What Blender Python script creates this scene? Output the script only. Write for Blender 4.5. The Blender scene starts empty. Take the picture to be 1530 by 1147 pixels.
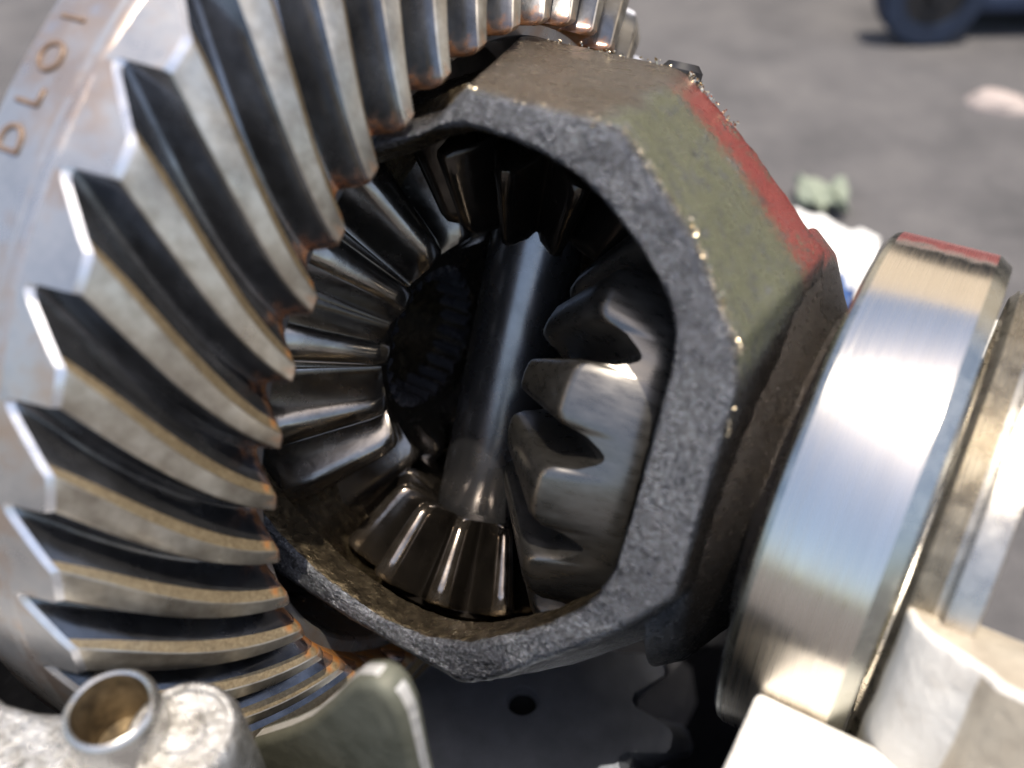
import bpy, bmesh, math, random
from math import radians as RAD, cos, sin, pi
from mathutils import Matrix, Vector, noise as mnoise

random.seed(4)
sc = bpy.context.scene
COL = sc.collection
MM = 0.001
H0 = 0.175                                   # height of the differential's axis above the ground, m

# ------------------------------------------------------------------ camera
cam_d = bpy.data.cameras.new('camera')
cam = bpy.data.objects.new('camera', cam_d)
COL.objects.link(cam)
right = Vector((0.8575, 0.5142, -0.0170)); down = Vector((0.3213, -0.5610, -0.7629)); fwd = Vector((-0.4018, 0.6487, -0.6463))
mw = Matrix.Identity(4)
for i in range(3):
    mw[i][0] = right[i]; mw[i][1] = -down[i]; mw[i][2] = -fwd[i]
mw.translation = Vector((0.0818, -0.1320, 0.1267 + H0))
cam.matrix_world = mw
cam_d.sensor_fit = 'HORIZONTAL'; cam_d.sensor_width = 36.0
cam_d.lens = 1386.7 / 1530 * 36
cam_d.clip_start = 0.005; cam_d.clip_end = 200
cam_d.dof.use_dof = True
cam_d.dof.focus_distance = 0.174
cam_d.dof.aperture_fstop = 10.0
sc.camera = cam

# ------------------------------------------------------------------ sky, sun, exposure
SUN = Vector((0.17, -0.11, 0.97)).normalized()     # direction towards the sun (almost overhead)
elev = math.asin(SUN.z); azim = math.atan2(SUN.x, SUN.y)
world = bpy.data.worlds.new('World'); sc.world = world; world.use_nodes = True
wt = world.node_tree; wt.nodes.clear()
sky = wt.nodes.new('ShaderNodeTexSky'); sky.sky_type = 'NISHITA'; sky.sun_disc = False
sky.sun_elevation = elev; sky.sun_rotation = azim
sky.air_density = 1.0; sky.dust_density = 3.0; sky.ozone_density = 1.0
bg = wt.nodes.new('ShaderNodeBackground'); bg.inputs['Strength'].default_value = 0.15
wo = wt.nodes.new('ShaderNodeOutputWorld')
wt.links.new(sky.outputs[0], bg.inputs[0]); wt.links.new(bg.outputs[0], wo.inputs[0])
sd = bpy.data.lights.new('sun', 'SUN'); sd.energy = 4.0; sd.angle = RAD(0.5); sd.color = (1.0, 0.90, 0.76)
so = bpy.data.objects.new('sun', sd); COL.objects.link(so)
so.rotation_euler = SUN.to_track_quat('Z', 'Y').to_euler(); so.location = (1, 1, 2)
sc.view_settings.view_transform = 'Standard'; sc.view_settings.look = 'None'
sc.view_settings.exposure = 0.5; sc.view_settings.gamma = 1.0
sc.cycles.max_bounces = 10; sc.cycles.glossy_bounces = 6
sc.cycles.sample_clamp_indirect = 8.0

# ------------------------------------------------------------------ helpers
OBJ = Matrix.Translation((0, 0, H0)) @ Matrix.Rotation(RAD(-25), 4, 'X')      # differential frame (x axis of the diff, -y out of the window, z along the pin)
WLD = Matrix.Translation((0, 0, H0))                                          # upright frame with the same origin

def tag(o, label=None, cat=None, group=None, kind=None):
    if label: o['label'] = label
    if cat: o['category'] = cat
    if group: o['group'] = group
    if kind: o['kind'] = kind
    return o

def empty(name, label, cat, mat=Matrix.Identity(4), group=None):
    o = bpy.data.objects.new(name, None); COL.objects.link(o)
    o.matrix_world = mat; o.empty_display_size = 0.01
    return tag(o, label, cat, group)

def mesh(name, verts, faces, mats, idx=None, smooth=35, scale=MM):
    me = bpy.data.meshes.new(name)
    me.from_pydata([Vector(v) * scale for v in verts], [], faces)
    for m in (mats if isinstance(mats, (list, tuple)) else [mats]): me.materials.append(m)
    if idx: me.polygons.foreach_set('material_index', idx)
    bm = bmesh.new(); bm.from_mesh(me)
    bmesh.ops.remove_doubles(bm, verts=bm.verts, dist=1e-6)
    bmesh.ops.recalc_face_normals(bm, faces=bm.faces)
    bm.to_mesh(me); bm.free()
    if smooth:
        me.polygons.foreach_set('use_smooth', [True] * len(me.polygons))
        me.set_sharp_from_angle(angle=RAD(smooth))
    me.update()
    return me

def obj(name, me, parent=None, local=Matrix.Identity(4)):
    o = bpy.data.objects.new(name, me); COL.objects.link(o)
    if parent: o.parent = parent; o.matrix_local = local
    else: o.matrix_world = local
    return o

def bevelled(name, me, w, seg=2, angle=30):
    """round the sharp edges of a mesh"""
    bm = bmesh.new(); bm.from_mesh(me)
    es = [e for e in bm.edges if len(e.link_faces) == 2 and e.calc_face_angle(0) > RAD(angle)]
    bmesh.ops.bevel(bm, geom=es, offset=w * MM, segments=seg, profile=0.5, affect='EDGES', clamp_overlap=True)
    bm.to_mesh(me); bm.free()
    me.polygons.foreach_set('use_smooth', [True] * len(me.polygons)); me.set_sharp_from_angle(angle=RAD(40))
    return me

def revolve(profile, n=96, axis='X', closed=False, a0=0, a1=360):
    """profile of (x, r); returns verts, faces"""
    vs, fs = [], []
    full = abs(a1 - a0 - 360) < 1e-6
    cnt = n if full else n + 1
    for i in range(cnt):
        a = RAD(a0 + (a1 - a0) * i / n)
        for x, r in profile: vs.append(ax(x, r, a, axis))
    m = len(profile); segs = m if closed else m - 1
    for i in range(n):
        j = (i + 1) % cnt
        for k in range(segs):
            l = (k + 1) % m
            fs.append((i * m + k, j * m + k, j * m + l, i * m + l))
    return vs, fs

def ax(x, r, a, axis='X'):
    if axis == 'X': return (x, -r * cos(a), r * sin(a))
    return (r * cos(a), r * sin(a), x)

def prism(poly, depth, plane, offset):
    """extrude polygon [(u,v)] ; plane 'XZ' (along y) or 'XY' (along z), from offset to offset+depth"""
    n = len(poly); vs = []
    for d in (offset, offset + depth):
        for u, v in poly: vs.append((u, d, v) if plane == 'XZ' else (u, v, d))
    fs = [tuple(range(n)), tuple(range(2 * n - 1, n - 1, -1))]
    fs += [(i, (i + 1) % n, n + (i + 1) % n, n + i) for i in range(n)]
    return vs, fs

def box(x0, x1, y0, y1, z0, z1):
    return prism([(x0, y0), (x1, y0), (x1, y1), (x0, y1)], z1 - z0, 'XY', z0)

def join(*parts):
    V, F = [], []
    for v, f in parts:
        o = len(V); V += v; F += [tuple(i + o for i in q) for q in f]
    return V, F

# ------------------------------------------------------------------ materials
def nd(t, typ, **kw):
    n = t.nodes.new(typ)
    for k, v in kw.items(): setattr(n, k, v)
    return n

def material(name, stops, freq, metallic=0.0, rough=(0.3, 0.5), rfreq=0.3, bump=0.0, bfreq=2.0, bdetail=6, stretch=(1, 1, 1),
             coat=0.0, spec=0.5, extra=None, aniso=0.0):
    """stops: [(pos, rgb)] along a noise of freq cycles per mm; bump in mm"""
    m = bpy.data.materials.new(name); m.use_nodes = True
    t = m.node_tree; p = t.nodes['Principled BSDF']; L = t.links.new
    tc = nd(t, 'ShaderNodeTexCoord'); mp = nd(t, 'ShaderNodeMapping')
    mp.inputs['Scale'].default_value = tuple(1000 * s for s in stretch)
    oi = nd(t, 'ShaderNodeObjectInfo'); sh = nd(t, 'ShaderNodeVectorMath', operation='SCALE'); sh.inputs[0].default_value = (.031, .017, .023)
    L(oi.outputs['Random'], sh.inputs['Scale']); av = nd(t, 'ShaderNodeVectorMath', operation='ADD')
    L(tc.outputs['Object'], av.inputs[0]); L(sh.outputs[0], av.inputs[1])
    mp0 = nd(t, 'ShaderNodeMapping'); mp0.inputs['Scale'].default_value = (1000, 1000, 1000); L(tc.outputs['Object'], mp0.inputs['Vector'])
    L(av.outputs[0], mp.inputs['Vector'])
    n1 = nd(t, 'ShaderNodeTexNoise'); n1.inputs['Scale'].default_value = freq; n1.inputs['Detail'].default_value = 9; n1.inputs['Roughness'].default_value = 0.68
    L(mp.outputs[0], n1.inputs['Vector'])
    cr = nd(t, 'ShaderNodeValToRGB'); e = cr.color_ramp.elements
    while len(e) < len(stops): e.new(0.5)
    for k, (pos, c) in enumerate(stops): e[k].position = pos; e[k].color = (*c, 1)
    L(n1.outputs['Fac'], cr.inputs[0])
    n2 = nd(t, 'ShaderNodeTexNoise'); n2.inputs['Scale'].default_value = rfreq; n2.inputs['Detail'].default_value = 5
    L(mp.outputs[0], n2.inputs['Vector'])
    mr = nd(t, 'ShaderNodeMapRange'); mr.inputs[1].default_value = 0.3; mr.inputs[2].default_value = 0.7
    mr.inputs[3].default_value, mr.inputs[4].default_value = rough
    L(n2.outputs['Fac'], mr.inputs[0])
    p.inputs['Metallic'].default_value = metallic
    p.inputs['Specular IOR Level'].default_value = spec
    p.inputs['Coat Weight'].default_value = coat; p.inputs['Coat Roughness'].default_value = 0.08
    L(mr.outputs[0], p.inputs['Roughness'])
    if aniso:
        tg = nd(t, 'ShaderNodeTangent', direction_type='RADIAL', axis='X'); L(tg.outputs[0], p.inputs['Tangent'])
        p.inputs['Anisotropic'].default_value = aniso; p.inputs['Anisotropic Rotation'].default_value = 0.25
    col = cr.outputs[0]
    if extra: col = extra(t, tc, mp0, col, p)
    L(col, p.inputs['Base Color'])
    if bump:
        n3 = nd(t, 'ShaderNodeTexNoise'); n3.inputs['Scale'].default_value = bfreq; n3.inputs['Detail'].default_value = bdetail; n3.inputs['Roughness'].default_value = 0.62
        L(mp.outputs[0], n3.inputs['Vector'])
        b = nd(t, 'ShaderNodeBump'); b.inputs['Distance'].default_value = bump * MM; b.inputs['Strength'].default_value = 1.0
        L(n3.outputs['Fac'], b.inputs['Height']); L(b.outputs[0], p.inputs['Normal'])
    return m

def mixcol(t, fac, a, b):
    mx = nd(t, 'ShaderNodeMix'); mx.data_type = 'RGBA'
    L = t.links.new
    if isinstance(fac, float): mx.inputs[0].default_value = fac
    else: L(fac, mx.inputs[0])
    for s, i in ((a, 6), (b, 7)):
        if isinstance(s, tuple): mx.inputs[i].default_value = (*s, 1)
        else: L(s, mx.inputs[i])
    return mx.outputs[2]

def math_(t, op, a, b=None, clamp=False):
    n = nd(t, 'ShaderNodeMath', operation=op); n.use_clamp = clamp
    for i, s in enumerate((a, b)):
        if s is None: continue
        if isinstance(s, (int, float)): n.inputs[i].default_value = s
        else: t.links.new(s, n.inputs[i])
    return n.outputs[0]

def smooth_(t, v, lo, hi, a=0.0, b=1.0):
    n = nd(t, 'ShaderNodeMapRange', interpolation_type='SMOOTHSTEP')
    t.links.new(v, n.inputs[0])
    n.inputs[1].default_value = lo; n.inputs[2].default_value = hi; n.inputs[3].default_value = a; n.inputs[4].default_value = b
    return n.outputs[0]

def noise_(t, vec, freq, detail=4):
    n = nd(t, 'ShaderNodeTexNoise'); n.inputs['Scale'].default_value = freq; n.inputs['Detail'].default_value = detail
    t.links.new(vec, n.inputs['Vector']); return n.outputs['Fac']

def rust_toe(strength=1.0, lo=68.0, hi=72.6):
    """old orange varnish burnt onto the inner ends of the ring gear's teeth"""
    def f(t, tc, mp, col, p):
        sep = nd(t, 'ShaderNodeSeparateXYZ'); t.links.new(mp.outputs[0], sep.inputs[0])
        r = math_(t, 'SQRT', math_(t, 'ADD', math_(t, 'POWER', math_(t, 'ABSOLUTE', sep.outputs[1]), 2), math_(t, 'POWER', math_(t, 'ABSOLUTE', sep.outputs[2]), 2)))
        r = math_(t, 'ADD', r, math_(t, 'MULTIPLY', math_(t, 'SUBTRACT', noise_(t, mp.outputs[0], 0.5), 0.5), 9.0))
        k = math_(t, 'MULTIPLY', smooth_(t, r, lo, hi, 1, 0), strength, True)
        t.links.new(math_(t, 'SUBTRACT', p.inputs['Metallic'].default_value, math_(t, 'MULTIPLY', k, 0.5), True), p.inputs['Metallic'])
        return mixcol(t, k, col, (0.36, 0.13, 0.024))
    return f

M = {}
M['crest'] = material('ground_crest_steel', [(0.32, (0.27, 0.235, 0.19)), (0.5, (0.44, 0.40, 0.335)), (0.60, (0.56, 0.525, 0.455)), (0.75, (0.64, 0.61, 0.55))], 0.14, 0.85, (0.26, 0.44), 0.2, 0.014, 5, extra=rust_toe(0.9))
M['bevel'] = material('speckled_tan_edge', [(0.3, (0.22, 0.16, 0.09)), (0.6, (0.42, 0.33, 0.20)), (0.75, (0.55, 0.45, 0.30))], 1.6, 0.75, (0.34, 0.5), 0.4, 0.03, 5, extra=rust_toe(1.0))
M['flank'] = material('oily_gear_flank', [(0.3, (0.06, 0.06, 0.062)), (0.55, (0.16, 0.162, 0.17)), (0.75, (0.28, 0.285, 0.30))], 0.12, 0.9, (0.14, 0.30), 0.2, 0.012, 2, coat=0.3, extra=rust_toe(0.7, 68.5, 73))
M['rim'] = material('gear_rim_steel', [(0.3, (0.34, 0.35, 0.37)), (0.48, (0.50, 0.49, 0.48)), (0.60, (0.48, 0.38, 0.31)), (0.70, (0.46, 0.47, 0.50))], 0.055, 0.8, (0.24, 0.40), 0.12, 0.6, 0.05, 2)
M['heel'] = material('bright_edge_steel', [(0.3, (0.62, 0.62, 0.64)), (0.7, (0.80, 0.80, 0.82))], 0.3, 0.9, (0.25, 0.4), 0.4, 0.015, 3)
M['stamp'] = material('brown_shading_in_stamping', [(0.3, (0.16, 0.10, 0.065)), (0.7, (0.27, 0.195, 0.145))], 0.6, 0.3, (0.4, 0.55), 0.4)  # dark brown shades the raised letters so they look sunk

def carrier_tint(t, tc, mp, col, p):
    """patchy green and red tint on the flat side, warm light painted brown on the top"""
    sep = nd(t, 'ShaderNodeSeparateXYZ'); t.links.new(mp.outputs[0], sep.inputs[0])
    x, y, z = sep.outputs
    def sub(a, b): return math_(t, 'SUBTRACT', a, b)
    def mul(*a):
        r = a[0]
        for b in a[1:]: r = math_(t, 'MULTIPLY', r, b)
        return r
    n1 = sub(noise_(t, mp.outputs[0], 0.35, 6), 0.5); n2 = sub(noise_(t, mp.outputs[0], 1.3, 5), 0.5); n3 = sub(noise_(t, mp.outputs[0], 0.12, 5), 0.5)
    yy = math_(t, 'ADD', y, math_(t, 'ADD', mul(n1, 7.0), mul(n2, 14.0)))
    xx = math_(t, 'ADD', x, math_(t, 'ADD', mul(n3, 8.0), mul(n2, 4.0)))
    zz = math_(t, 'ADD', z, mul(n3, 16.0))
    side = mul(smooth_(t, xx, 25, 30), smooth_(t, zz, 10, 22), smooth_(t, math_(t, 'ADD', x, mul(n2, 2.0)), 57.6, 56.4))
    off = smooth_(t, y, -48.6, -47.0)
    patchy = smooth_(t, math_(t, 'ADD', n1, mul(n2, 0.8)), -.22, .02)
    green = mul(side, off, math_(t, 'ADD', 0.35, mul(patchy, 0.55)))
    red = mul(side, smooth_(t, zz, 34, 40), smooth_(t, yy, -22, -15.5), smooth_(t, math_(t, 'ADD', n2, n3), -.28, -.08), 0.92)
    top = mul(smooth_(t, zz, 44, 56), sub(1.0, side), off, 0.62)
    flank = mul(smooth_(t, x, 56.2, 57.8), sub(1.0, side), off, 0.8)  # shade on the right flank painted as a dark tint
    grit = noise_(t, mp.outputs[0], 1.7, 8)
    gm = nd(t, 'ShaderNodeMix'); gm.data_type = 'RGBA'; gm.blend_type = 'MULTIPLY'; gm.inputs[0].default_value = 1.0
    cg = nd(t, 'ShaderNodeCombineColor'); gv = smooth_(t, grit, .36, .66, .35, 1.25)
    for q in range(3): t.links.new(gv, cg.inputs[q])
    t.links.new(col, gm.inputs[6]); t.links.new(cg.outputs[0], gm.inputs[7]); col = gm.outputs[2]
    t.links.new(sub(0.9, mul(math_(t, 'MAXIMUM', green, red), 0.6)), p.inputs['Metallic'])
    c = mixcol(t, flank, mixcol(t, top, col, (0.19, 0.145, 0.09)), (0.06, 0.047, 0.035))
    c = mixcol(t, green, c, (0.13, 0.135, 0.08))
    return mixcol(t, red, c, (0.25, 0.045, 0.04))
M['cast'] = material('rough_cast_iron', [(0.28, (0.06, 0.063, 0.07)), (0.46, (0.14, 0.147, 0.165)), (0.58, (0.19, 0.20, 0.22)), (0.74, (0.38, 0.39, 0.42))], 0.10, 0.92, (0.13, 0.32), 0.7, 0.46, 2.6, stretch=(0.55, 1, 1.25), extra=carrier_tint)
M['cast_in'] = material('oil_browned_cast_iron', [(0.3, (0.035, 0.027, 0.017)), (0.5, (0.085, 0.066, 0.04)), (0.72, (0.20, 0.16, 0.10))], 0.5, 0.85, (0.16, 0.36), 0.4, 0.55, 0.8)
M['flash'] = material('bright_iron_flash', [(0.3, (0.55, 0.46, 0.32)), (0.7, (0.75, 0.66, 0.50))], 0.5, 1.0, (0.15, 0.3), 0.5)
M['dark_iron'] = material('oily_dark_iron', [(0.3, (0.02, 0.019, 0.018)), (0.7, (0.07, 0.062, 0.055))], 0.2, 0.7, (0.3, 0.5), 0.3, 0.15, 0.8)
M['gear'] = material('oily_forged_steel', [(0.3, (0.20, 0.18, 0.16)), (0.6, (0.38, 0.35, 0.31)), (0.8, (0.46, 0.43, 0.38))], 0.12, 0.95, (0.14, 0.30), 0.25, 0.03, 1.0, coat=0.4)
M['spline'] = material('bore_spline_steel', [(0.3, (0.07, 0.07, 0.08)), (0.7, (0.15, 0.15, 0.17))], 0.2, 0.6, (0.2, 0.35), 0.2, 0.02, 1)
M['gear_back'] = material('turned_gear_back', [(0.3, (0.15, 0.142, 0.13)), (0.7, (0.22, 0.21, 0.195))], 0.4, 0.93, (0.24, 0.36), 0.4, 0.006, 2.0, stretch=(.5, 1, 2))
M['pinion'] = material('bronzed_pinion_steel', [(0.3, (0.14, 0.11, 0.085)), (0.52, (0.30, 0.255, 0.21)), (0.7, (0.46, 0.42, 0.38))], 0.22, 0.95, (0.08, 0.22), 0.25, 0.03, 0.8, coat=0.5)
M['pinion_dark'] = material('shade_black_pinion_steel', [(0.3, (0.035, 0.03, 0.026)), (0.75, (0.11, 0.095, 0.08))], 0.12, 0.9, (0.12, 0.28), 0.25, 0.03, 0.8)  # blackened for shade: the top pinion and the gaps between teeth
M['pin'] = material('hardened_pin_steel', [(0.35, (0.24, 0.245, 0.265)), (0.65, (0.32, 0.325, 0.35))], 0.12, 0.95, (0.24, 0.30), 0.2, 0.01, 2)
def red_reflection(t, tc, mp, col, p):
    """a red reflection painted along one side of the outer race"""
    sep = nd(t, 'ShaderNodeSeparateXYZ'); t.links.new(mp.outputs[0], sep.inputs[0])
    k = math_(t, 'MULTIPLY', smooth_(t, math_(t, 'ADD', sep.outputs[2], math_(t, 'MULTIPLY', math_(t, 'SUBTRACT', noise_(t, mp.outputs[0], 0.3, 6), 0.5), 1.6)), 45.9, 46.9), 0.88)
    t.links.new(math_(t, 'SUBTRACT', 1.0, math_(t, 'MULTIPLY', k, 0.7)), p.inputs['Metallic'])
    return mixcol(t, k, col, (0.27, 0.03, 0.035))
M['race'] = material('polished_bearing_steel', [(0.3, (0.80, 0.74, 0.65)), (0.7, (0.90, 0.84, 0.75))], 0.1, 1.0, (0.20, 0.34), 1.0, 0.0012, 1.2, stretch=(5, .06, .06), aniso=0.85, extra=red_reflection)
M['race_edge'] = material('ground_bearing_edge', [(0.3, (0.42, 0.42, 0.38)), (0.7, (0.55, 0.55, 0.50))], 0.3, 1.0, (0.2, 0.32), 0.3)
M['nut'] = material('adjuster_nut_steel', [(0.3, (0.42, 0.39, 0.34)), (0.7, (0.62, 0.59, 0.53))], 0.3, 0.9, (0.22, 0.36), 0.3, 0.05, 2)
M['alu'] = material('cast_housing_metal', [(0.25, (0.40, 0.38, 0.34)), (0.38, (0.64, 0.62, 0.58)), (0.6, (0.74, 0.73, 0.71)), (0.8, (0.80, 0.79, 0.77))], 0.22, 0.45, (0.26, 0.46), 0.4, 0.5, 0.6)
M['alu_worn'] = material('worn_cast_aluminium', [(0.28, (0.12, 0.11, 0.09)), (0.42, (0.32, 0.305, 0.28)), (0.55, (0.50, 0.49, 0.475)), (0.75, (0.66, 0.655, 0.65))], 0.3, 0.75, (0.20, 0.42), 0.5, 0.5, 0.8)
M['bright'] = material('sunlit_bare_casting', [(0.28, (0.60, 0.56, 0.50)), (0.45, (0.76, 0.73, 0.67)), (0.8, (0.82, 0.80, 0.75))], 0.12, 0.05, (0.4, 0.55), 0.3, 0.5, 0.4)  # pale colour carries the sun's glare on saddle and cheek
M['web'] = material('grey_green_casting_web', [(0.3, (0.095, 0.097, 0.072)), (0.7, (0.14, 0.142, 0.108))], 0.3, 0.2, (0.45, 0.6), 0.3, 0.12, 1.5)
M['housing_in'] = material('shade_dark_housing_inside', [(0.3, (0.012, 0.013, 0.017)), (0.7, (0.035, 0.036, 0.042))], 0.06, 0.4, (0.35, 0.55), 0.1, 0.3, 0.3)  # near-black colour stands for the shade inside the housing
M['cheek'] = material('beige_cast_cheek', [(0.3, (0.42, 0.36, 0.28)), (0.6, (0.56, 0.50, 0.40)), (0.8, (0.60, 0.55, 0.46))], 0.12, 0.25, (0.4, 0.6), 0.3, 0.5, 0.35)
M['sleeve'] = material('dowel_sleeve_steel', [(0.3, (0.55, 0.52, 0.47)), (0.7, (0.72, 0.70, 0.66))], 0.3, 0.9, (0.2, 0.32), 0.3, 0.02, 1)
M['sleeve_in'] = material('brown_sleeve_bore', [(0.35, (0.06, 0.045, 0.028)), (0.5, (0.16, 0.12, 0.07)), (0.65, (0.26, 0.20, 0.12))], 0.25, 0.6, (0.3, 0.5), 0.3, 0.1, 1)
M['dpin'] = material('dark_drive_pinion_steel', [(0.3, (0.38, 0.42, 0.50)), (0.7, (0.52, 0.57, 0.66))], 0.12, 0.8, (0.3, 0.42), 0.25, 0.02, 1)
M['hole'] = material('black_hole_shade', [(0.3, (0.004, 0.004, 0.004)), (0.7, (0.01, 0.01, 0.01))], 0.3)
M['asphalt'] = material('grey_asphalt', [(0.30, (0.060, 0.059, 0.062)), (0.50, (0.094, 0.091, 0.094)), (0.64, (0.115, 0.111, 0.112)), (0.76, (0.19, 0.184, 0.182))], 0.016, 0, (0.75, 0.9), 0.02, 1.5, 0.12)
M['paper'] = material('white_paper', [(0.3, (0.74, 0.74, 0.72)), (0.7, (0.82, 0.82, 0.80))], 0.05, 0, (0.6, 0.7))
M['pale_green'] = material('pale_green_rag', [(0.3, (0.20, 0.235, 0.18)), (0.7, (0.27, 0.30, 0.24))], 0.05, 0, (0.8, 0.9), 0.1, 1, 0.2)
M['blue'] = material('blue_cloth', [(0.3, (0.035, 0.085, 0.24)), (0.7, (0.06, 0.13, 0.32))], 0.05, 0, (0.8, 0.9), 0.1, 1, 0.2)
M['stone'] = material('pinkish_stone', [(0.3, (0.36, 0.30, 0.28)), (0.7, (0.46, 0.40, 0.37))], 0.1, 0, (0.7, 0.9), 0.1, 0.5, 0.3)
M['blue_tyre'] = material('blue_wheel_tread', [(0.3, (0.010, 0.018, 0.038)), (0.7, (0.018, 0.032, 0.066))], 0.05, 0, (0.5, 0.7))
M['blue_dark'] = material('dark_blue_tray', [(0.3, (0.012, 0.022, 0.05)), (0.7, (0.02, 0.035, 0.075))], 0.05, 0, (0.5, 0.7))
M['black'] = material('black_plastic', [(0.3, (0.008, 0.008, 0.01)), (0.7, (0.02, 0.02, 0.022))], 0.05, 0, (0.4, 0.6))
M['render'] = material('cream_render', [(0.3, (0.66, 0.58, 0.46)), (0.7, (0.78, 0.70, 0.57))], 0.002, 0, (0.8, 0.95), 0.01, 2, 0.05)
M['plinth'] = material('grey_plinth', [(0.3, (0.25, 0.24, 0.23)), (0.7, (0.34, 0.33, 0.31))], 0.004, 0, (0.8, 0.95), 0.01)
M['red'] = material('red_paint', [(0.3, (0.42, 0.012, 0.02)), (0.7, (0.52, 0.02, 0.03))], 0.01, 0, (0.25, 0.35), 0.01)
M['unseen_cream'] = material('reflector_cream', [(0.3, (0.50, 0.43, 0.33)), (0.7, (0.58, 0.51, 0.41))], 0.002, 0, (0.8, 0.95), 0.01, 3, 0.02)
M['hub_grey'] = material('grey_wheel_hub', [(0.3, (0.03, 0.032, 0.04)), (0.7, (0.06, 0.06, 0.07))], 0.05, 0.3, (0.4, 0.6))

# ------------------------------------------------------------------ ground
def ground():
    n = 24; vs = []; fs = []
    e = [-30, -12, -5, -2.5, -1.2, -0.6, -0.3, 0, 0.3, 0.6, 0.9, 1.2, 1.6, 2.5, 5, 12, 30]
    for x in e:
        for y in e: vs.append((x, y, 0))
    k = len(e)
    for i in range(k - 1):
        for j in range(k - 1): fs.append((i * k + j, (i + 1) * k + j, (i + 1) * k + j + 1, i * k + j + 1))
    o = obj('ground', mesh('ground', vs, fs, M['asphalt'], scale=1.0))
    tag(o, kind='structure')
ground()

# ------------------------------------------------------------------ ring gear
NR = 41; DL = 360 / NR
R_T, R_H = 69.2, 98.7
def lerp(a, b, s): return a + (b - a) * s
def crestL(s): return 42.55 + 14.35 * (s - .1 * s * (1 - s) - .2 * s * (1 - s) * (1 - 2 * s))
def x_crest(s): return lerp(-1.1, -14.9, s) + 1.5 * sin(pi * s)
def x_root(s): return lerp(-7.4, -21.6, s) + 0.8 * sin(pi * s)

def ring_tooth():
    S = [0.0, 0.012, 0.03, 0.055] + [i / 12 for i in range(1, 12)] + [0.97, 1.0]
    rows = []
    for s in S:
        W = lerp(2.05, 3.15, min(1, s * 1.25)); L = crestL(s); U = L + W
        drop = 0
        if s < 0.06: drop = ((0.06 - s) / 0.06) ** 2 * 0.34      # rounded inner end
        if s < 0.06: L += 0.25 * ((0.06 - s) / 0.06) ** 2; U -= 0.25 * ((0.06 - s) / 0.06) ** 2
        gl = lerp(1.5, 0.35, s); rw = lerp(0.9, 0.9, s)
        c = L - gl - rw / 2                        # root centre below the tooth
        e = c + DL                                 # root centre above it
        bev = 0.8 + 0.75 * math.sin(pi * min(1, s * .9 + .1))
        fu = e - rw / 2                            # start of the root fillet on the upper flank
        pr = [(c, 1.0), (L - gl, .96), (L - gl * .78, .72), (L - gl * .2, .14), (L - .02, .035), (L + .16, 0), ((L + U) / 2, -.012), (U - .15, 0), (U + .02, .03), (U + bev, .22),
              (lerp(U + bev, fu, .45), .55), (lerp(U + bev, fu, .85), .86), (fu, .96), (e, 1.0)]
        r = lerp(R_T, R_H, s); d = x_root(s) - x_crest(s)
        rows.append([(x_crest(s) + d * (t + (drop * (1 - t))), r + (100.2 - 98.7) * t * s, a) for a, t in pr])
    # inner (toe) end: drop to the blank
    first = rows[0]
    toe = [(min(x - 0.6, -7.6 + 0 * x) if False else max(x_root(0) - 0.3, x_root(0) - 0.3), 68.7, a) for x, r, a in first]
    # outer (heel) end: bright chamfer, then a face down to the rim
    last = rows[-1]
    ch = [(x - 0.8, r + 0.95, a - 0.05) for x, r, a in last]
    fl = [(-26.0, 101.9, a) for x, r, a in last]
    rows = [toe] + rows + [ch, fl]
    m = len(rows[0]); vs = [ax(x, r, RAD(a)) for row in rows for x, r, a in row]
    fs, idx = [], []
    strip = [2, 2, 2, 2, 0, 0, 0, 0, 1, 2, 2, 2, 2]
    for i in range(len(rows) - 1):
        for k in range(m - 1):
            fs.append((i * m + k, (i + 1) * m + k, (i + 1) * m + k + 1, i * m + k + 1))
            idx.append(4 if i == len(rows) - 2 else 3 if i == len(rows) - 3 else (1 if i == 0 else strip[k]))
    return mesh('tooth', vs, fs, [M['crest'], M['bevel'], M['flank'], M['heel'], M['rim']], idx, smooth=32)

ring = empty('ring_gear', 'large steel ring gear with long curved teeth, rusty at their inner ends', 'gear', OBJ)
prof = [(-9.2, 66), (-8.4, 66.6), (-8.0, 68.9)]
prof += [(x_root(s) - 0.45, lerp(R_T, 100.2, s)) for s in (0, .12, .25, .38, .5, .62, .75, .88, 1)]
prof += [(-23.0, 101.2), (-24.5, 101.7), (-36.6, 102.0), (-38.2, 100.8), (-38.6, 98), (-38.6, 66)]
v, f = revolve(prof, 328, closed=True)
# gentle hollows in the forged, hand-finished rim
v2 = []
for x, y, z in v:
    r = math.hypot(y, z)
    if x < -24 and r > 95:
        k = mnoise.noise(Vector((x * .09, y * .06, z * .06))) * 0.35
        y *= (r + k) / r; z *= (r + k) / r
    v2.append((x, y, z))
obj('gear_blank', mesh('gear_blank', v2, f, M['rim'], smooth=30), ring)
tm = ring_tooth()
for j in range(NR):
    obj('tooth', tm, ring, Matrix.Rotation(RAD(j * DL), 4, 'X'))

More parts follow.
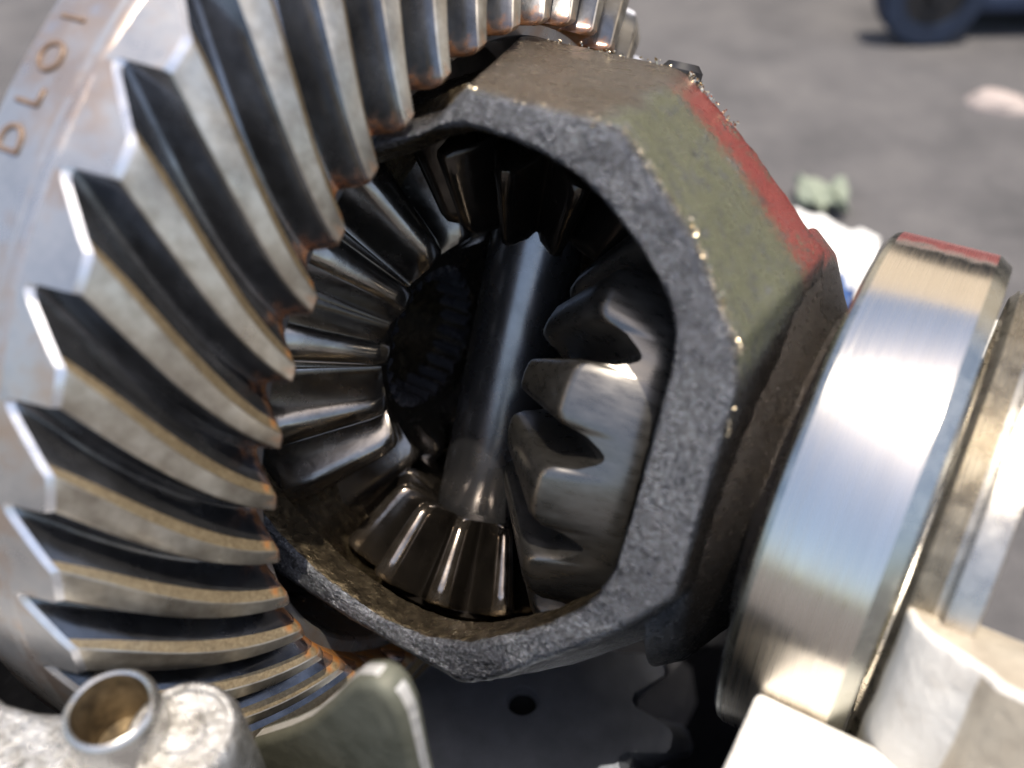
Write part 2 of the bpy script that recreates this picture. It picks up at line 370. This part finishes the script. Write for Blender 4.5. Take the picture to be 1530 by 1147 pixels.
def stamped(txt, a_deg, x, size):
    cu = bpy.data.curves.new('letter', 'FONT'); cu.body = txt; cu.size = size * MM; cu.extrude = 0.00004; cu.bevel_depth = 0.00013; cu.bevel_resolution = 1; cu.resolution_u = 4; cu.offset = -0.0001
    t = bpy.data.objects.new('letter', cu); COL.objects.link(t)
    bpy.context.view_layer.update()
    me = bpy.data.meshes.new_from_object(t.evaluated_get(bpy.context.evaluated_depsgraph_get()))
    bpy.data.objects.remove(t); bpy.data.curves.remove(cu)
    for vtx in me.vertices:
        u, w, h = vtx.co.x / MM, vtx.co.y / MM, vtx.co.z / MM
        a = RAD(a_deg) + u / 102.0
        vtx.co = Vector(ax(x - w, 102.05 + h, a)) * MM
    me.materials.clear(); me.materials.append(M['stamp'])
    me.polygons.foreach_set('use_smooth', [True] * len(me.polygons))
    o = obj('letter', me, ring); return o
for ch, a in (('D', 20.6), ('L', 24.4), ('O', 27.2), ('I', 31.6)):
    stamped(ch, a, -30.0, 6.4)

# ------------------------------------------------------------------ bevel gears inside the carrier
def bevel_gear(name, label, cat, group, n, ct, chh, rt, rh, back, bore, mat_t, mat_b, local, phase, flat=0.13, backrows=None, mat_f=None):
    root = empty(name, label, cat, OBJ @ local, group)
    p = 360 / n
    pr = [(-.5, 1), (-.465, .975), (-.42, .86), (-.34, .55), (-flat - .08, .18), (-flat - .03, .05), (-flat + .04, 0), (0, -.02), (flat - .04, 0), (flat + .03, .05), (flat + .08, .18), (.34, .55), (.42, .86), (.465, .975), (.5, 1)]
    S = [0, .04, .15, .4, .7, .92, .98, 1.0]
    rows = []
    for s in S:
        c = (lerp(ct[0], chh[0], s), lerp(ct[1], chh[1], s)); r_ = (lerp(rt[0], rh[0], s), lerp(rt[1], rh[1], s))
        dr = .22 * max(0, (.06 - s) / .06) + .16 * max(0, (s - .95) / .05) ** 2
        rows.append([(lerp(c[0], r_[0], t + dr * (1 - t)), lerp(c[1], r_[1], t + dr * (1 - t)), a * p) for a, t in pr])
    rows = [[(rt[0] + .6, rt[1] - .6, a) for _, _, a in rows[0]]] + rows + [[(bx, br, a) for _, _, a in rows[-1]] for bx, br in (backrows or [(rh[0] + .5, rh[1] - .5)])]
    m = len(pr); vs = [ax(x, r, RAD(a)) for row in rows for x, r, a in row]
    fs = [(i * m + k, (i + 1) * m + k, (i + 1) * m + k + 1, i * m + k + 1) for i in range(len(rows) - 1) for k in range(m - 1)]
    ti = [1 if mat_f and (k < 4 or k > 9) else 0 for _ in range(len(rows) - 1) for k in range(m - 1)]
    me = mesh('tooth', vs, fs, [mat_t, mat_f or mat_t], ti, smooth=42)
    for j in range(n):
        obj('tooth', me, root, Matrix.Rotation(RAD(phase + j * p), 4, 'X'))
    prof = [(rt[0] + 2, bore), (rt[0] + 1.2, bore + .8), (rt[0] + .5, rt[1] - .8), (rh[0] - 1.2, rh[1] - .9), (rh[0] + .3, rh[1] - .03)] + back + [(back[-1][0], bore)]
    v, f = revolve(prof, 120, closed=True)
    obj('gear_body', mesh('gear_body', v, f, mat_b, smooth=30), root)
    return root

SG = dict(ct=(13.5, 26.0), chh=(28, 47.0), rt=(19.5, 20.5), rh=(38.0, 42.8), back=[(38.6, 43.0), (44.5, 42.0), (46.0, 40.5), (47.0, 34.5), (47.5, 24), (58, 23.5)], bore=16.0)
def splines(root):
    vs, fs = [], []
    n = 27
    prof = []
    for i in range(n * 4):
        a = RAD(i * 360 / (n * 4)); r = 14.6 if i % 4 in (1, 2) else 16.2
        prof.append((a, r))
    for x in (20.8, 57.5):
        for a, r in prof: vs.append(ax(x, r, a))
    k = len(prof)
    fs = [(i, (i + 1) % k, k + (i + 1) % k, k + i) for i in range(k)]
    obj('bore_splines', mesh('bore_splines', vs, fs, M['spline'], smooth=20), root)
g_l = bevel_gear('side_gear', 'toothed side gear left of the shaft, running in under the ring gear', 'gear', 'side gears inside the carrier',
    14, SG['ct'], SG['chh'], SG['rt'], SG['rh'], SG['back'], SG['bore'], M['gear'], M['gear'], Matrix.Rotation(pi, 4, 'Z'), 5.0)
g_r = bevel_gear('side_gear', 'side gear right of the shaft with smooth grey back and triangular tooth gaps', 'gear', 'side gears inside the carrier',
    16, (14, 27), (30.5, 46.6), (19.5, 20.5), (39.5, 43.3), [(41.0, 42.4), (44.4, 41.7), (45.6, 40.6), (47.0, 34.5), (47.5, 24), (58, 23.5)], SG['bore'], M['gear_back'], M['gear_back'], Matrix.Identity(4), 4.0, flat=.22, backrows=[(41.2, 43.1), (44.6, 42.3), (45.8, 40.9), (46.6, 37.5)])
splines(g_l); splines(g_r)
PG = dict(ct=(28.0, 19.5), chh=(43.0, 30.0), rt=(31.5, 12.2), rh=(48.0, 21.5), back=[(48.5, 23), (52.0, 19.0), (53, 14)], bore=10.0)
up = Matrix.Rotation(RAD(-90), 4, 'Y'); dn = Matrix.Rotation(RAD(90), 4, 'Y')
bevel_gear('pinion_gear', 'small gear at the top end of the shaft, coloured black for the deep shade', 'gear', 'pinion gears on the shaft',
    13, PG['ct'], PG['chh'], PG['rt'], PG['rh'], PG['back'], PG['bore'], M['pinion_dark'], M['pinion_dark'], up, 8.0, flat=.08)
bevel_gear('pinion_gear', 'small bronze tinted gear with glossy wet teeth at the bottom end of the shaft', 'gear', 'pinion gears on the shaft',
    13, PG['ct'], PG['chh'], PG['rt'], PG['rh'], PG['back'], PG['bore'], M['pinion'], M['pinion_dark'], dn, 12.0, flat=.10, mat_f=M['pinion_dark'])  # dark flanks paint the shade between the teeth
v, f = revolve([(-58, 0.01), (-58, 9.0), (-57, 9.9), (57, 9.9), (58, 9.0), (58, 0.01)], 64, axis='Z')
px = obj('cross_shaft', mesh('cross_shaft', v, f, M['pin'], smooth=30), None, OBJ)
tag(px, 'smooth round blue grey steel shaft standing across the middle of the carrier window', 'shaft')

# ------------------------------------------------------------------ differential carrier
CX, CZ = 20.0, 8.0
F = [(1.4, 48.7), (6.1, 55.1), (32.0, 54.6), (45.5, 43.0), (55.2, 30.4), (57.2, 24.5), (57.5, -7.9), (50.5, -17.6), (32.4, -36.2), (27.1, -39.9), (2.2, -39.2), (-16, -37.5), (-32, -30), (-38, -5), (-38, 15), (-28, 38)]
B = [(-13.0, 60.0), (-8.0, 66.2), (24.5, 65.7), (41.0, 54.5), (57.0, 41.3), (58.6, 28.0), (57.5, -20.0), (54.0, -34.0), (34.0, -54.0), (24.0, -60.0), (-2.0, -60.0), (-20, -56), (-34, -44), (-42, -5), (-42, 20), (-30, 52)]
HO = [(-2.9, 45.2), (1.4, 48.2), (7.1, 50.2), (15.3, 50.1), (24.6, 48.3), (31.8, 45.2), (39.5, 39.6), (45.2, 34.0), (47.2, 30.0), (48.0, 24), (48.0, 6.0), (47.6, -8.0), (45.3, -15.3), (37.7, -23.5), (26.7, -31.7), (19.1, -34.9), (7.8, -36.0), (-6.5, -33.4), (-17, -29.5), (-30, -22), (-34, -5), (-34, 15), (-27, 33)]
def resample(poly, per):
    out = []
    for i in range(len(poly)):
        a = poly[i]; b = poly[(i + 1) % len(poly)]
        for k in range(per): out.append((lerp(a[0], b[0], k / per), lerp(a[1], b[1], k / per)))
    return out
PER = 20
Fr, Br = resample(F, PER), resample(B, PER)
def round_loop(lp, it):
    n = len(lp)
    for _ in range(it):
        lp = [((lp[i - 1][0] + 2 * lp[i][0] + lp[(i + 1) % n][0]) / 4, (lp[i - 1][1] + 2 * lp[i][1] + lp[(i + 1) % n][1]) / 4) for i in range(n)]
    return lp
Fr = round_loop(Fr, 3); Br = round_loop(Br, 2)
def ray_poly(poly, ang):
    best = 1e9; dx, dz = cos(ang), sin(ang)
    for i in range(len(poly)):
        x0, z0 = poly[i][0] - CX, poly[i][1] - CZ; x1, z1 = poly[(i + 1) % len(poly)][0] - CX, poly[(i + 1) % len(poly)][1] - CZ
        ex, ez = x1 - x0, z1 - z0; den = dx * ez - dz * ex
        if abs(den) < 1e-9: continue
        t = (x0 * ez - z0 * ex) / den; u = (x0 * dz - z0 * dx) / den
        if t > 0 and -1e-6 <= u <= 1 + 1e-6: best = min(best, t)
    return best
Hr = []
for x, z in Fr:
    a = math.atan2(z - CZ, x - CX); t = ray_poly(HO, a)
    Hr.append((CX + t * cos(a), CZ + t * sin(a)))
Hr = round_loop(Hr, 8)
n = len(Fr)
def mixl(a, b, s): return [(lerp(p[0], q[0], s), lerp(p[1], q[1], s)) for p, q in zip(a, b)]
def scl(lp, s, c=(CX, CZ)): return [(c[0] + (p[0] - c[0]) * s, c[1] + (p[1] - c[1]) * s) for p in lp]
rings = []
rings.append((scl(Br, .72), 44)); rings.append((scl(Br, .86), 22))
for s in (1, .98): pass
rings += [(scl(Br, .945), 4), (scl(Br, .985), -5), (scl(Br, 1.0), -8), (mixl(Br, Fr, .04), -10.5)]
for s in (.12, .22, .32, .42, .52, .62, .72, .82, .90, .955, .985): rings.append((mixl(Br, Fr, s), lerp(-9, -50, s)))
rings.append((scl(mixl(Br, Fr, 1.0), .997), -49.75)); rings.append((scl(Fr, .985), -50.1))
for s in (.12, .28, .44, .60, .76, .88): rings.append((mixl(scl(Fr, .985), scl(Hr, 1.012), s), -50.15))
rings.append((scl(Hr, 1.014), -50.05)); rings.append((scl(Hr, 1.0), -49.4))
for d in (-48, -46, -44, -42.3): rings.append((scl(Hr, .995), d))
rings += [(scl(Hr, 1.02), -41.6), (scl(Hr, 1.12), -40)]
inn = mixl(Br, scl(Br, .88), 1)
rings += [(scl(Hr, 1.18), -38), (inn, -22), (scl(Br, .85), 4), (scl(Br, .66), 34)]
vs, fs = [], []
for k, (lp, y) in enumerate(rings):
    for i, (x, z) in enumerate(lp):
        q = Vector((x, y, z))
        nz = mnoise.noise(q * 0.5) * 0.22 + mnoise.noise(q * 1.3) * 0.12 + mnoise.noise(q * .12) * .12
        dr = Vector((x - CX, 0, z - CZ)).normalized()
        q2 = q + dr * nz
        if -51 < y < -49.9: q2 = Vector((q.x, y - nz * .5, q.z)) + dr * nz * .6
        vs.append(tuple(q2))
for k in range(len(rings) - 1):
    for i in range(n):
        j = (i + 1) % n
        fs.append((k * n + i, k * n + j, (k + 1) * n + j, (k + 1) * n + i))
fs.append(tuple(range(n))); fs.append(tuple((len(rings) - 1) * n + i for i in range(n))[::-1])
carrier = empty('differential_carrier', 'rough cast iron gear carrier with an open window and red and green side', 'gear carrier', OBJ)
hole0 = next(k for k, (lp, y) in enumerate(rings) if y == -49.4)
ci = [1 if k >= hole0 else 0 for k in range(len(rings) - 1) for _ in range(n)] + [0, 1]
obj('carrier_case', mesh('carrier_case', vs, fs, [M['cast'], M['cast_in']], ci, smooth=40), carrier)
v, f = revolve([(52, 44), (56, 41), (60, 34), (62, 31), (64.8, 30.6), (64.8, 20)], 96)
# sharp sunlit casting flash along the edges of the window face
rnd = random.Random(11)
fv, ff = [], []
def nub(c, r):
    o = len(fv); tip = Vector((rnd.uniform(-1, 1), rnd.uniform(-1, .2), rnd.uniform(-.3, 1)))
    ring_ = [Vector((rnd.uniform(.5, 1.1) * r * cos(k * 1.257), rnd.uniform(-.5, .5) * r, rnd.uniform(.5, 1.1) * r * sin(k * 1.257))) for k in range(5)]
    fv.extend(tuple(c + q) for q in ring_); fv.append(tuple(c + tip * r)); fv.append(tuple(c - tip * r * .6))
    for k in range(5): ff.append((o + k, o + (k + 1) % 5, o + 5)); ff.append((o + (k + 1) % 5, o + k, o + 6))
def along(a, b, y, cnt, r0, r1, spread):
    for _ in range(cnt):
        u = rnd.random()
        nub(Vector((lerp(a[0], b[0], u) + rnd.gauss(0, spread), y + rnd.gauss(0, spread * 1.6), lerp(a[1], b[1], u) + rnd.gauss(0, spread))), rnd.uniform(r0, r1))
C_, C2, D_ = (32.3, 54.9), (45.8, 43.3), (55.7, 30.5)
for u0, cnt in ((.05, 22), (.2, 30), (.42, 26), (.6, 40), (.8, 34), (.95, 26)):     # clustered, the edge between stays bare
    for _ in range(cnt * 4):
        u = min(1, max(0, rnd.gauss(u0, .07))); w = u * 2
        a, b, k = (C_, C2, w) if w < 1 else (C2, D_, w - 1)
        nub(Vector((lerp(a[0], b[0], k) + rnd.gauss(0, .38), -49.2 + abs(rnd.gauss(0, .9)), lerp(a[1], b[1], k) + rnd.gauss(0, .38))), .06 + .36 * rnd.random() ** 4)
along((55.7, 30.5), (57.6, 18), -48.8, 40, .08, .32, .35)
along((6, 55.4), (32, 55.0), -48.8, 60, .08, .32, .4)
along((-6, 65.9), (22, 65.8), -9, 60, .1, .4, .35)
along((26, 65.2), (36, 58.2), -8.5, 50, .15, .5, .3)
along((-14, -33.5), (8, -36.5), -47.0, 70, .08, .35, .8)
fo = obj('casting_flash', mesh('casting_flash', fv, ff, M['flash'], smooth=0), carrier); fo['kind'] = 'stuff'
v, f = revolve([(52, 44), (56, 41), (60, 34), (62, 31), (64.8, 30.6), (64.8, 20)], 96)
obj('bearing_hub', mesh('bearing_hub', v, f, M['cast'], smooth=30), carrier)
v, f = revolve([(-30, 47), (-30, 65), (-60, 65), (-60, 0.5)], 96)
obj('flange_barrel', mesh('flange_barrel', v, f, M['dark_iron'], smooth=30), carrier)
v, f = revolve([(-6, .05), (-6, 3.8), (-0.4, 3.8), (0.8, 2.8), (0.8, .05)], 24, axis='Z')
me = mesh('lock_bolt', v, f, M['black'], smooth=30)
obj('lock_bolt', me, carrier, Matrix.Translation(Vector((23, -5, 66)) * MM))

# ------------------------------------------------------------------ bearing
bearing = empty('roller_bearing', 'polished tapered roller bearing with a bright mirror outer race, right of the carrier', 'bearing', OBJ)
RB = 47.3
def bump_prof(pts): return pts
v, f = revolve([(65.4, 40), (65.4, 45.4), (65.6, 46.2), (66.2, 46.9), (67.2, RB), (82.6, RB), (83.0, 47.1), (84.9, 46.0), (85.0, 45.4), (85.0, 41.5)], 256, closed=True)
idx = []
for i in range(256): idx += [1, 1, 1, 1, 0, 1, 1, 1, 1, 1]
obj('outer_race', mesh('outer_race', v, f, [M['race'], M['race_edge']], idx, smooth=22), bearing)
v, f = revolve([(64.9, 25), (64.9, 33), (67, 33.5), (84, 30), (86, 30), (86, 25)], 128, closed=True)
obj('inner_race', mesh('inner_race', v, f, M['race_edge'], smooth=30), bearing)
v, f = revolve([(66.2, 35.6), (66.0, 38.4), (67, 39.2), (68, 38.6), (67.6, 35.8)], 128, closed=True)
obj('roller_cage', mesh('roller_cage', v, f, M['dark_iron'], smooth=30), bearing)
v, f = revolve([(-8, .05), (-8, 2.8), (8, 3.4), (8, .05)], 16)
rm = mesh('roller', v, f, M['race'], smooth=30)
for j in range(20):
    obj('roller', rm, bearing, Matrix.Rotation(RAD(j * 18), 4, 'X') @ Matrix.Translation(Vector((76, -36.6, 0)) * MM))

# threaded adjuster ring beyond the bearing
adj = empty('adjuster_ring', 'threaded bearing adjuster ring with fine ridges and a dark notch, right of the bright bearing', 'ring nut', OBJ)
pr = [(86.2, 36), (86.2, 41.0)]
for k in range(5):
    x = 86.8 + k * 0.8; pr += [(x, 41.8), (x + .4, 42.5)]
pr += [(91.6, 42.2), (91.8, 44.2), (95.5, 44.2), (95.8, 43.6), (95.8, 36)]
v, f = revolve(pr, 192, closed=True)
obj('thread_ring', mesh('thread_ring', v, f, M['nut'], smooth=25), adj)

# ------------------------------------------------------------------ axle housing
hs = empty('axle_housing', 'pale cast axle housing cradling the gears, sunlit at the lower right and lower left', 'axle housing', WLD)
def part(name, vf, m, bev=0.0, seg=3, smooth=35, parent=hs):
    me = mesh(name, vf[0], vf[1], m, smooth=smooth)
    if bev: bevelled(name, me, bev, seg)
    return obj(name, me, parent)
# bearing saddle: block with a round seat
def saddle():
    poly = []
    for k in range(0, 25):
        a = RAD(180 + 180 * k / 24); poly.append((47.6 * cos(a), 47.6 * sin(a)))
    poly += [(70, 0), (70, -110), (-70, -110), (-70, 0)]
    vs = []
    for x in (72.0, 99.0):
        for y, z in poly: vs.append((x, y, z))
    k = len(poly)
    fs = [tuple(range(k)), tuple(range(2 * k - 1, k - 1, -1))] + [(i, (i + 1) % k, k + (i + 1) % k, k + i) for i in range(k)]
    return vs, fs
part('bearing_saddle', saddle(), M['bright'], 1.2)
# bowl, its shaded inside coloured dark
def bowl():
    loop = [(-78, -106), (-40, -112), (20, -108), (60, -92), (72, -78), (72, 78), (60, 98), (-60, 108), (-78, 100)]
    vs, fs = [], []; k = len(loop)
    def rim(y, z): return -35 if y > 20 and z > -35 else z
    for s, z in ((1.0, -4), (.98, -60), (.9, -130), (.6, -165)):
        for x, y in loop: vs.append((x * s, y * s, rim(y, z)))
    for r in range(3):
        for i in range(k): fs.append((r * k + i, r * k + (i + 1) % k, (r + 1) * k + (i + 1) % k, (r + 1) * k + i))
    fs.append(tuple(3 * k + i for i in range(k)))
    o = len(vs)
    for s, z in ((1.05, -4), (1.03, -60), (.96, -135), (.66, -172)):
        for x, y in loop: vs.append((x * s, y * s, rim(y, z)))
    for r in range(3):
        for i in range(k): fs.append((o + r * k + i, o + r * k + (i + 1) % k, o + (r + 1) * k + (i + 1) % k, o + (r + 1) * k + i))
    fs.append(tuple(o + 3 * k + i for i in range(k)))
    for i in range(k): fs.append((i, (i + 1) % k, o + (i + 1) % k, o + i))
    return vs, fs
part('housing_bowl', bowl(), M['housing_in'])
# front flange strip with its raised boss, sleeve and web
fl = [(-48, -105.5), (-34, -107.7), (-22.4, -107.8), (-17, -106.3), (-13.2, -104.3), (-8.5, -99.5), (-2, -96), (6, -96.5), (10, -100), (12, -110), (12, -130), (-48, -130)]
part('cover_flange', prism(fl, 22, 'XY', -18), M['alu_worn'], 2.0, 3)
v, f = revolve([(-14, 8.6), (6.2, 8.2), (8.2, 7.7), (8.8, 7.0), (8.8, 6.3), (8.2, 6.0), (8.2, 3.4), (8.6, 3.1), (8.6, 0.05)], 48, axis='Z')
obj('bolt_boss', mesh('bolt_boss', v, f, M['alu_worn'], smooth=40), hs, Matrix.Translation(Vector((6.8, -99.3, 0)) * MM))
slv = empty('hollow_dowel', 'short hollow steel dowel sleeve with a brown bore, standing on the flange at lower left', 'dowel', WLD)
v, f = revolve([(-6, 6.9), (4, 6.6), (14.2, 6.3), (14.8, 5.9), (15.0, 5.5), (14.7, 5.15)], 64, axis='Z')
obj('sleeve', mesh('sleeve', v, f, M['sleeve'], smooth=40), slv, Matrix.Translation(Vector((0, -103.6, 0)) * MM))
v, f = revolve([(14.7, 5.15), (6, 4.95), (4.6, 4.9), (4.5, .05)], 64, axis='Z')
obj('sleeve_bore', mesh('sleeve_bore', v, f, M['sleeve_in'], smooth=40), slv, Matrix.Translation(Vector((0, -103.6, 0)) * MM))
fin = [(-10, -40), (-4, -28), (7.7, -13.6), (14.0, -5), (20.0, 5.1), (24.0, 12.5), (26.5, 16.5), (29.4, 18.8), (31.6, 18.9), (33.3, 17.0), (34.3, 13.5), (34.8, 2), (36, -20), (38, -40)]
me = mesh('web_rib', *prism(fin, 5.0, 'XZ', -85), [M['web'], M['alu']], [0, 0] + [1] * len(fin)); bevelled('web_rib', me, 1.6, 4, 40)
obj('web_rib', me, hs)
# right cheek: the tube end that rises beside the bearing
prf = [(87.2, 38), (87.4, 43.0), (88.4, 46.2), (90.8, 48.8), (94.2, 50.4), (97.4, 51.6), (98.4, 53.0), (99.4, 54.2), (106, 55.5), (130, 57), (130, 38)]
A0, A1, NS = -55, 27, 60
v, f = revolve(prf, NS, closed=True, a0=A0, a1=A1)
m_ = len(prf); idx = [0 if k < 5 or k >= 9 else 1 for _ in range(NS) for k in range(m_)]
f += [tuple(range(m_)), tuple(NS * m_ + k for k in range(m_))[::-1]]; idx += [1, 1]
v = [(x + .5 * mnoise.noise(Vector((x, y, z)) * .12), y + .5 * mnoise.noise(Vector((x, y, z)) * .1), z) for x, y, z in v]
me = mesh('tube_cheek', v, f, [M['bright'], M['cheek']], idx, smooth=40); bevelled('tube_cheek', me, 1.6, 3, 60)
obj('tube_cheek', me, hs)

# ------------------------------------------------------------------ drive pinion
dp = empty('drive_pinion', 'dark drive pinion with a centre hole in its end face, low in the shaded housing', 'gear', Matrix.Translation((0.0189, -0.0290, H0 - 0.075)))
NP = 11
def dp_tooth():
    p = 360 / NP; rows = []
    for s in (0, .08, .3, .55, .8, 1):
        z = -30 * s; rc = lerp(37, 45, s); rr = lerp(26, 34, s); tw = 26 * s
        if s == 0: rc -= 1
        pr = [(-.5, 0), (-.36, .12), (-.26, .5), (-.17, .92), (-.1, 1), (.06, 1), (.14, .9), (.26, .5), (.38, .12), (.5, 0)]
        rows.append([(z, lerp(rr, rc, t), a * p + tw + (1 - t) * 0) for a, t in pr])
    rows = [[(0.0, 20, a) for _, _, a in rows[0]]] + rows
    m = len(rows[0]); vs = [ax(x, r, RAD(a), 'Z') for row in rows for x, r, a in row]
    fs = [(i * m + k, (i + 1) * m + k, (i + 1) * m + k + 1, i * m + k + 1) for i in range(len(rows) - 1) for k in range(m - 1)]
    return mesh('tooth', vs, fs, M['dpin'], smooth=35)
dm = dp_tooth()
for j in range(NP): obj('tooth', dm, dp, Matrix.Rotation(RAD(j * 360 / NP + 14), 4, 'Z'))
v, f = revolve([(-7, .05), (-3, 3.4), (-.4, 3.7), (0.05, 4.0), (0.05, 20.5), (0.03, 26.2), (-40, 26.5), (-95, 24)], 64, axis='Z')
obj('pinion_head', mesh('pinion_head', v, f, M['dpin'], smooth=30), dp)
v, f = revolve([(-2.9, .05), (-2.9, 3.35)], 32, axis='Z')
obj('centre_hole_shade', mesh('centre_hole_shade', v, f, M['hole'], smooth=0), dp)  # black disc stands in for the darkness of the drilled hole

# ------------------------------------------------------------------ things on the ground behind
def lump(name, m, pts_r, loc, label, cat, squash=0.4, seed=0, group=None):
    bm = bmesh.new(); bmesh.ops.create_icosphere(bm, subdivisions=3, radius=1)
    for vv in bm.verts:
        k = 1 + 0.22 * mnoise.noise(vv.co * 1.6 + Vector((seed, 0, 0)))
        vv.co = Vector((vv.co.x * pts_r[0] * k, vv.co.y * pts_r[1] * k, max(-.2, vv.co.z) * pts_r[2] * k))
    me = bpy.data.meshes.new(name); bm.to_mesh(me); bm.free(); me.materials.append(m)
    me.polygons.foreach_set('use_smooth', [True] * len(me.polygons))
    o = obj(name, me, None, Matrix.Translation(loc)); tag(o, label, cat, group); return o

def gpt(px_, py_, z=0.0):
    """point of the ground seen at a place measured in the photograph"""
    d = right * ((px_ - 765) / 1386.7) + down * ((py_ - 573.5) / 1386.7) + fwd
    c = mw.translation
    return c + d * ((z - c.z) / d.z)

def sheet(name, m, pts, label, cat, th=0.0015, wob=0.006, seed=0, nsub=8):
    """crumpled cloth or paper lying on the ground; pts = 4 corners"""
    top = []
    for i in range(nsub + 1):
        for j in range(nsub + 1):
            u, w = i / nsub, j / nsub
            p = pts[0].lerp(pts[1], u).lerp(pts[3].lerp(pts[2], u), w)
            h = 0.004 + wob * (0.6 + mnoise.noise(Vector((u * 3 + seed, w * 3, 1))))
            e = mnoise.noise(Vector((u * 4, w * 4, seed + 5))) * 0.008
            top.append((p.x + e, p.y - e, max(0.002, h)))
    k = nsub + 1; fs = []
    bot = [(x, y, z - th) for x, y, z in top]; o = len(top)
    for i in range(nsub):
        for j in range(nsub):
            q = (i * k + j, (i + 1) * k + j, (i + 1) * k + j + 1, i * k + j + 1); fs.append(q); fs.append(tuple(a + o for a in q[::-1]))
    edge = [i * k for i in range(k)] + [nsub * k + j for j in range(1, k)] + [i * k + nsub for i in range(nsub - 1, -1, -1)] + [j for j in range(nsub - 1, 0, -1)]
    for a, b in zip(edge, edge[1:] + edge[:1]): fs.append((a, b, b + o, a + o))
    ob = obj(name, mesh(name, top + bot, fs, m, smooth=60, scale=1.0)); tag(ob, label, cat); return ob
sheet('paper_scrap', M['paper'], [gpt(1185, 325), gpt(1310, 372), gpt(1300, 470), gpt(1225, 470)], 'bright white paper scrap on the ground between carrier and bearing', 'paper', seed=1)
sheet('rag', M['pale_green'], [gpt(1185, 288), gpt(1262, 300), gpt(1262, 335), gpt(1190, 320)], 'pale green rag on the ground behind the white paper', 'rag', wob=0.012, seed=3)
sheet('blue_cloth', M['blue'], [gpt(1225, 406, .02), gpt(1285, 406, .02), gpt(1280, 520, .02), gpt(1225, 520, .02)], 'blue cloth in front of the white paper, mostly hidden by the bearing', 'cloth', wob=0.02, seed=7)
lump('pebble', M['stone'], (0.022, 0.016, 0.012), gpt(1489, 158), 'small pale pink pebble lying alone on the asphalt at right', 'stone', seed=2)

# wheeled trolley, only its lower corner reaches into the picture
wc = gpt(1372, 62); wr = 0.045
trolley = empty('trolley', 'black trolley with a blue treaded wheel standing on the asphalt at top right', 'trolley', Matrix.Translation((wc.x, wc.y, 0)) @ Matrix.Rotation(RAD(32), 4, 'Z'))
wl = obj('wheel', mesh('wheel', *revolve([(-.014, wr * .60), (-.014, wr * .93), (-.010, wr), (.010, wr), (.014, wr * .93), (.014, wr * .60)], 48, axis='Z', closed=True), M['blue_tyre'], smooth=30, scale=1.0), trolley,
         Matrix.Translation((0, 0, wr)) @ Matrix.Rotation(RAD(90), 4, 'X'))
obj('hub', mesh('hub', *revolve([(-.010, .0005), (-.010, wr * .61), (.011, wr * .61), (.011, wr * .2), (.017, wr * .16), (.017, .0005)], 32, axis='Z'), M['black'], smooth=30, scale=1.0), wl)
for nm, bx_, m_ in (('lower_tray', box(.03, .60, .0, .40, .022, .040), M['blue_dark']), ('body', box(.055, .60, .0, .40, .042, .50), M['black'])):
    me = mesh(nm, *bx_, m_, scale=1.0); bevelled(nm, me, 4.0, 3); obj(nm, me, trolley)


# added cream slope out of view, tilted for race and gear teeth to mirror
refl = empty('cream_reflector', 'added cream reflector out of view, mirrored in the upper half of the bright bearing', 'reflector panel', Matrix.Translation((0.1, 1.9, 0)))
vs, fs = [], []
nx, nz = 28, 14
for i in range(nx + 1):
    for j in range(nz + 1):
        x = -3.0 + 6.0 * i / nx; u = j / nz
        sag = 0.06 * abs(sin(i * pi / 7)) * sin(pi * u)
        vs.append((x, .15 + 2.2 * u + sag, .25 + 4.2 * u - sag))
for i in range(nx):
    for j in range(nz): fs.append((i * (nz + 1) + j, (i + 1) * (nz + 1) + j, (i + 1) * (nz + 1) + j + 1, i * (nz + 1) + j + 1))
me = mesh('reflector_sheet', vs, fs, M['unseen_cream'], scale=1.0, smooth=60)
o = obj('reflector_sheet', me, refl); sm = o.modifiers.new('thickness', 'SOLIDIFY'); sm.thickness = 0.004
pm = mesh('reflector_pole', *revolve([(0, .001), (0, .022), (4.8, .022), (4.8, .001)], 16, axis='Z'), M['hub_grey'], scale=1.0)
for k in range(5):
    o = obj('reflector_pole', pm, refl, Matrix.Translation((-3.0 + 1.5 * k, .13, 0.02)) @ Matrix.Rotation(-math.atan2(2.2, 4.2), 4, 'X'))
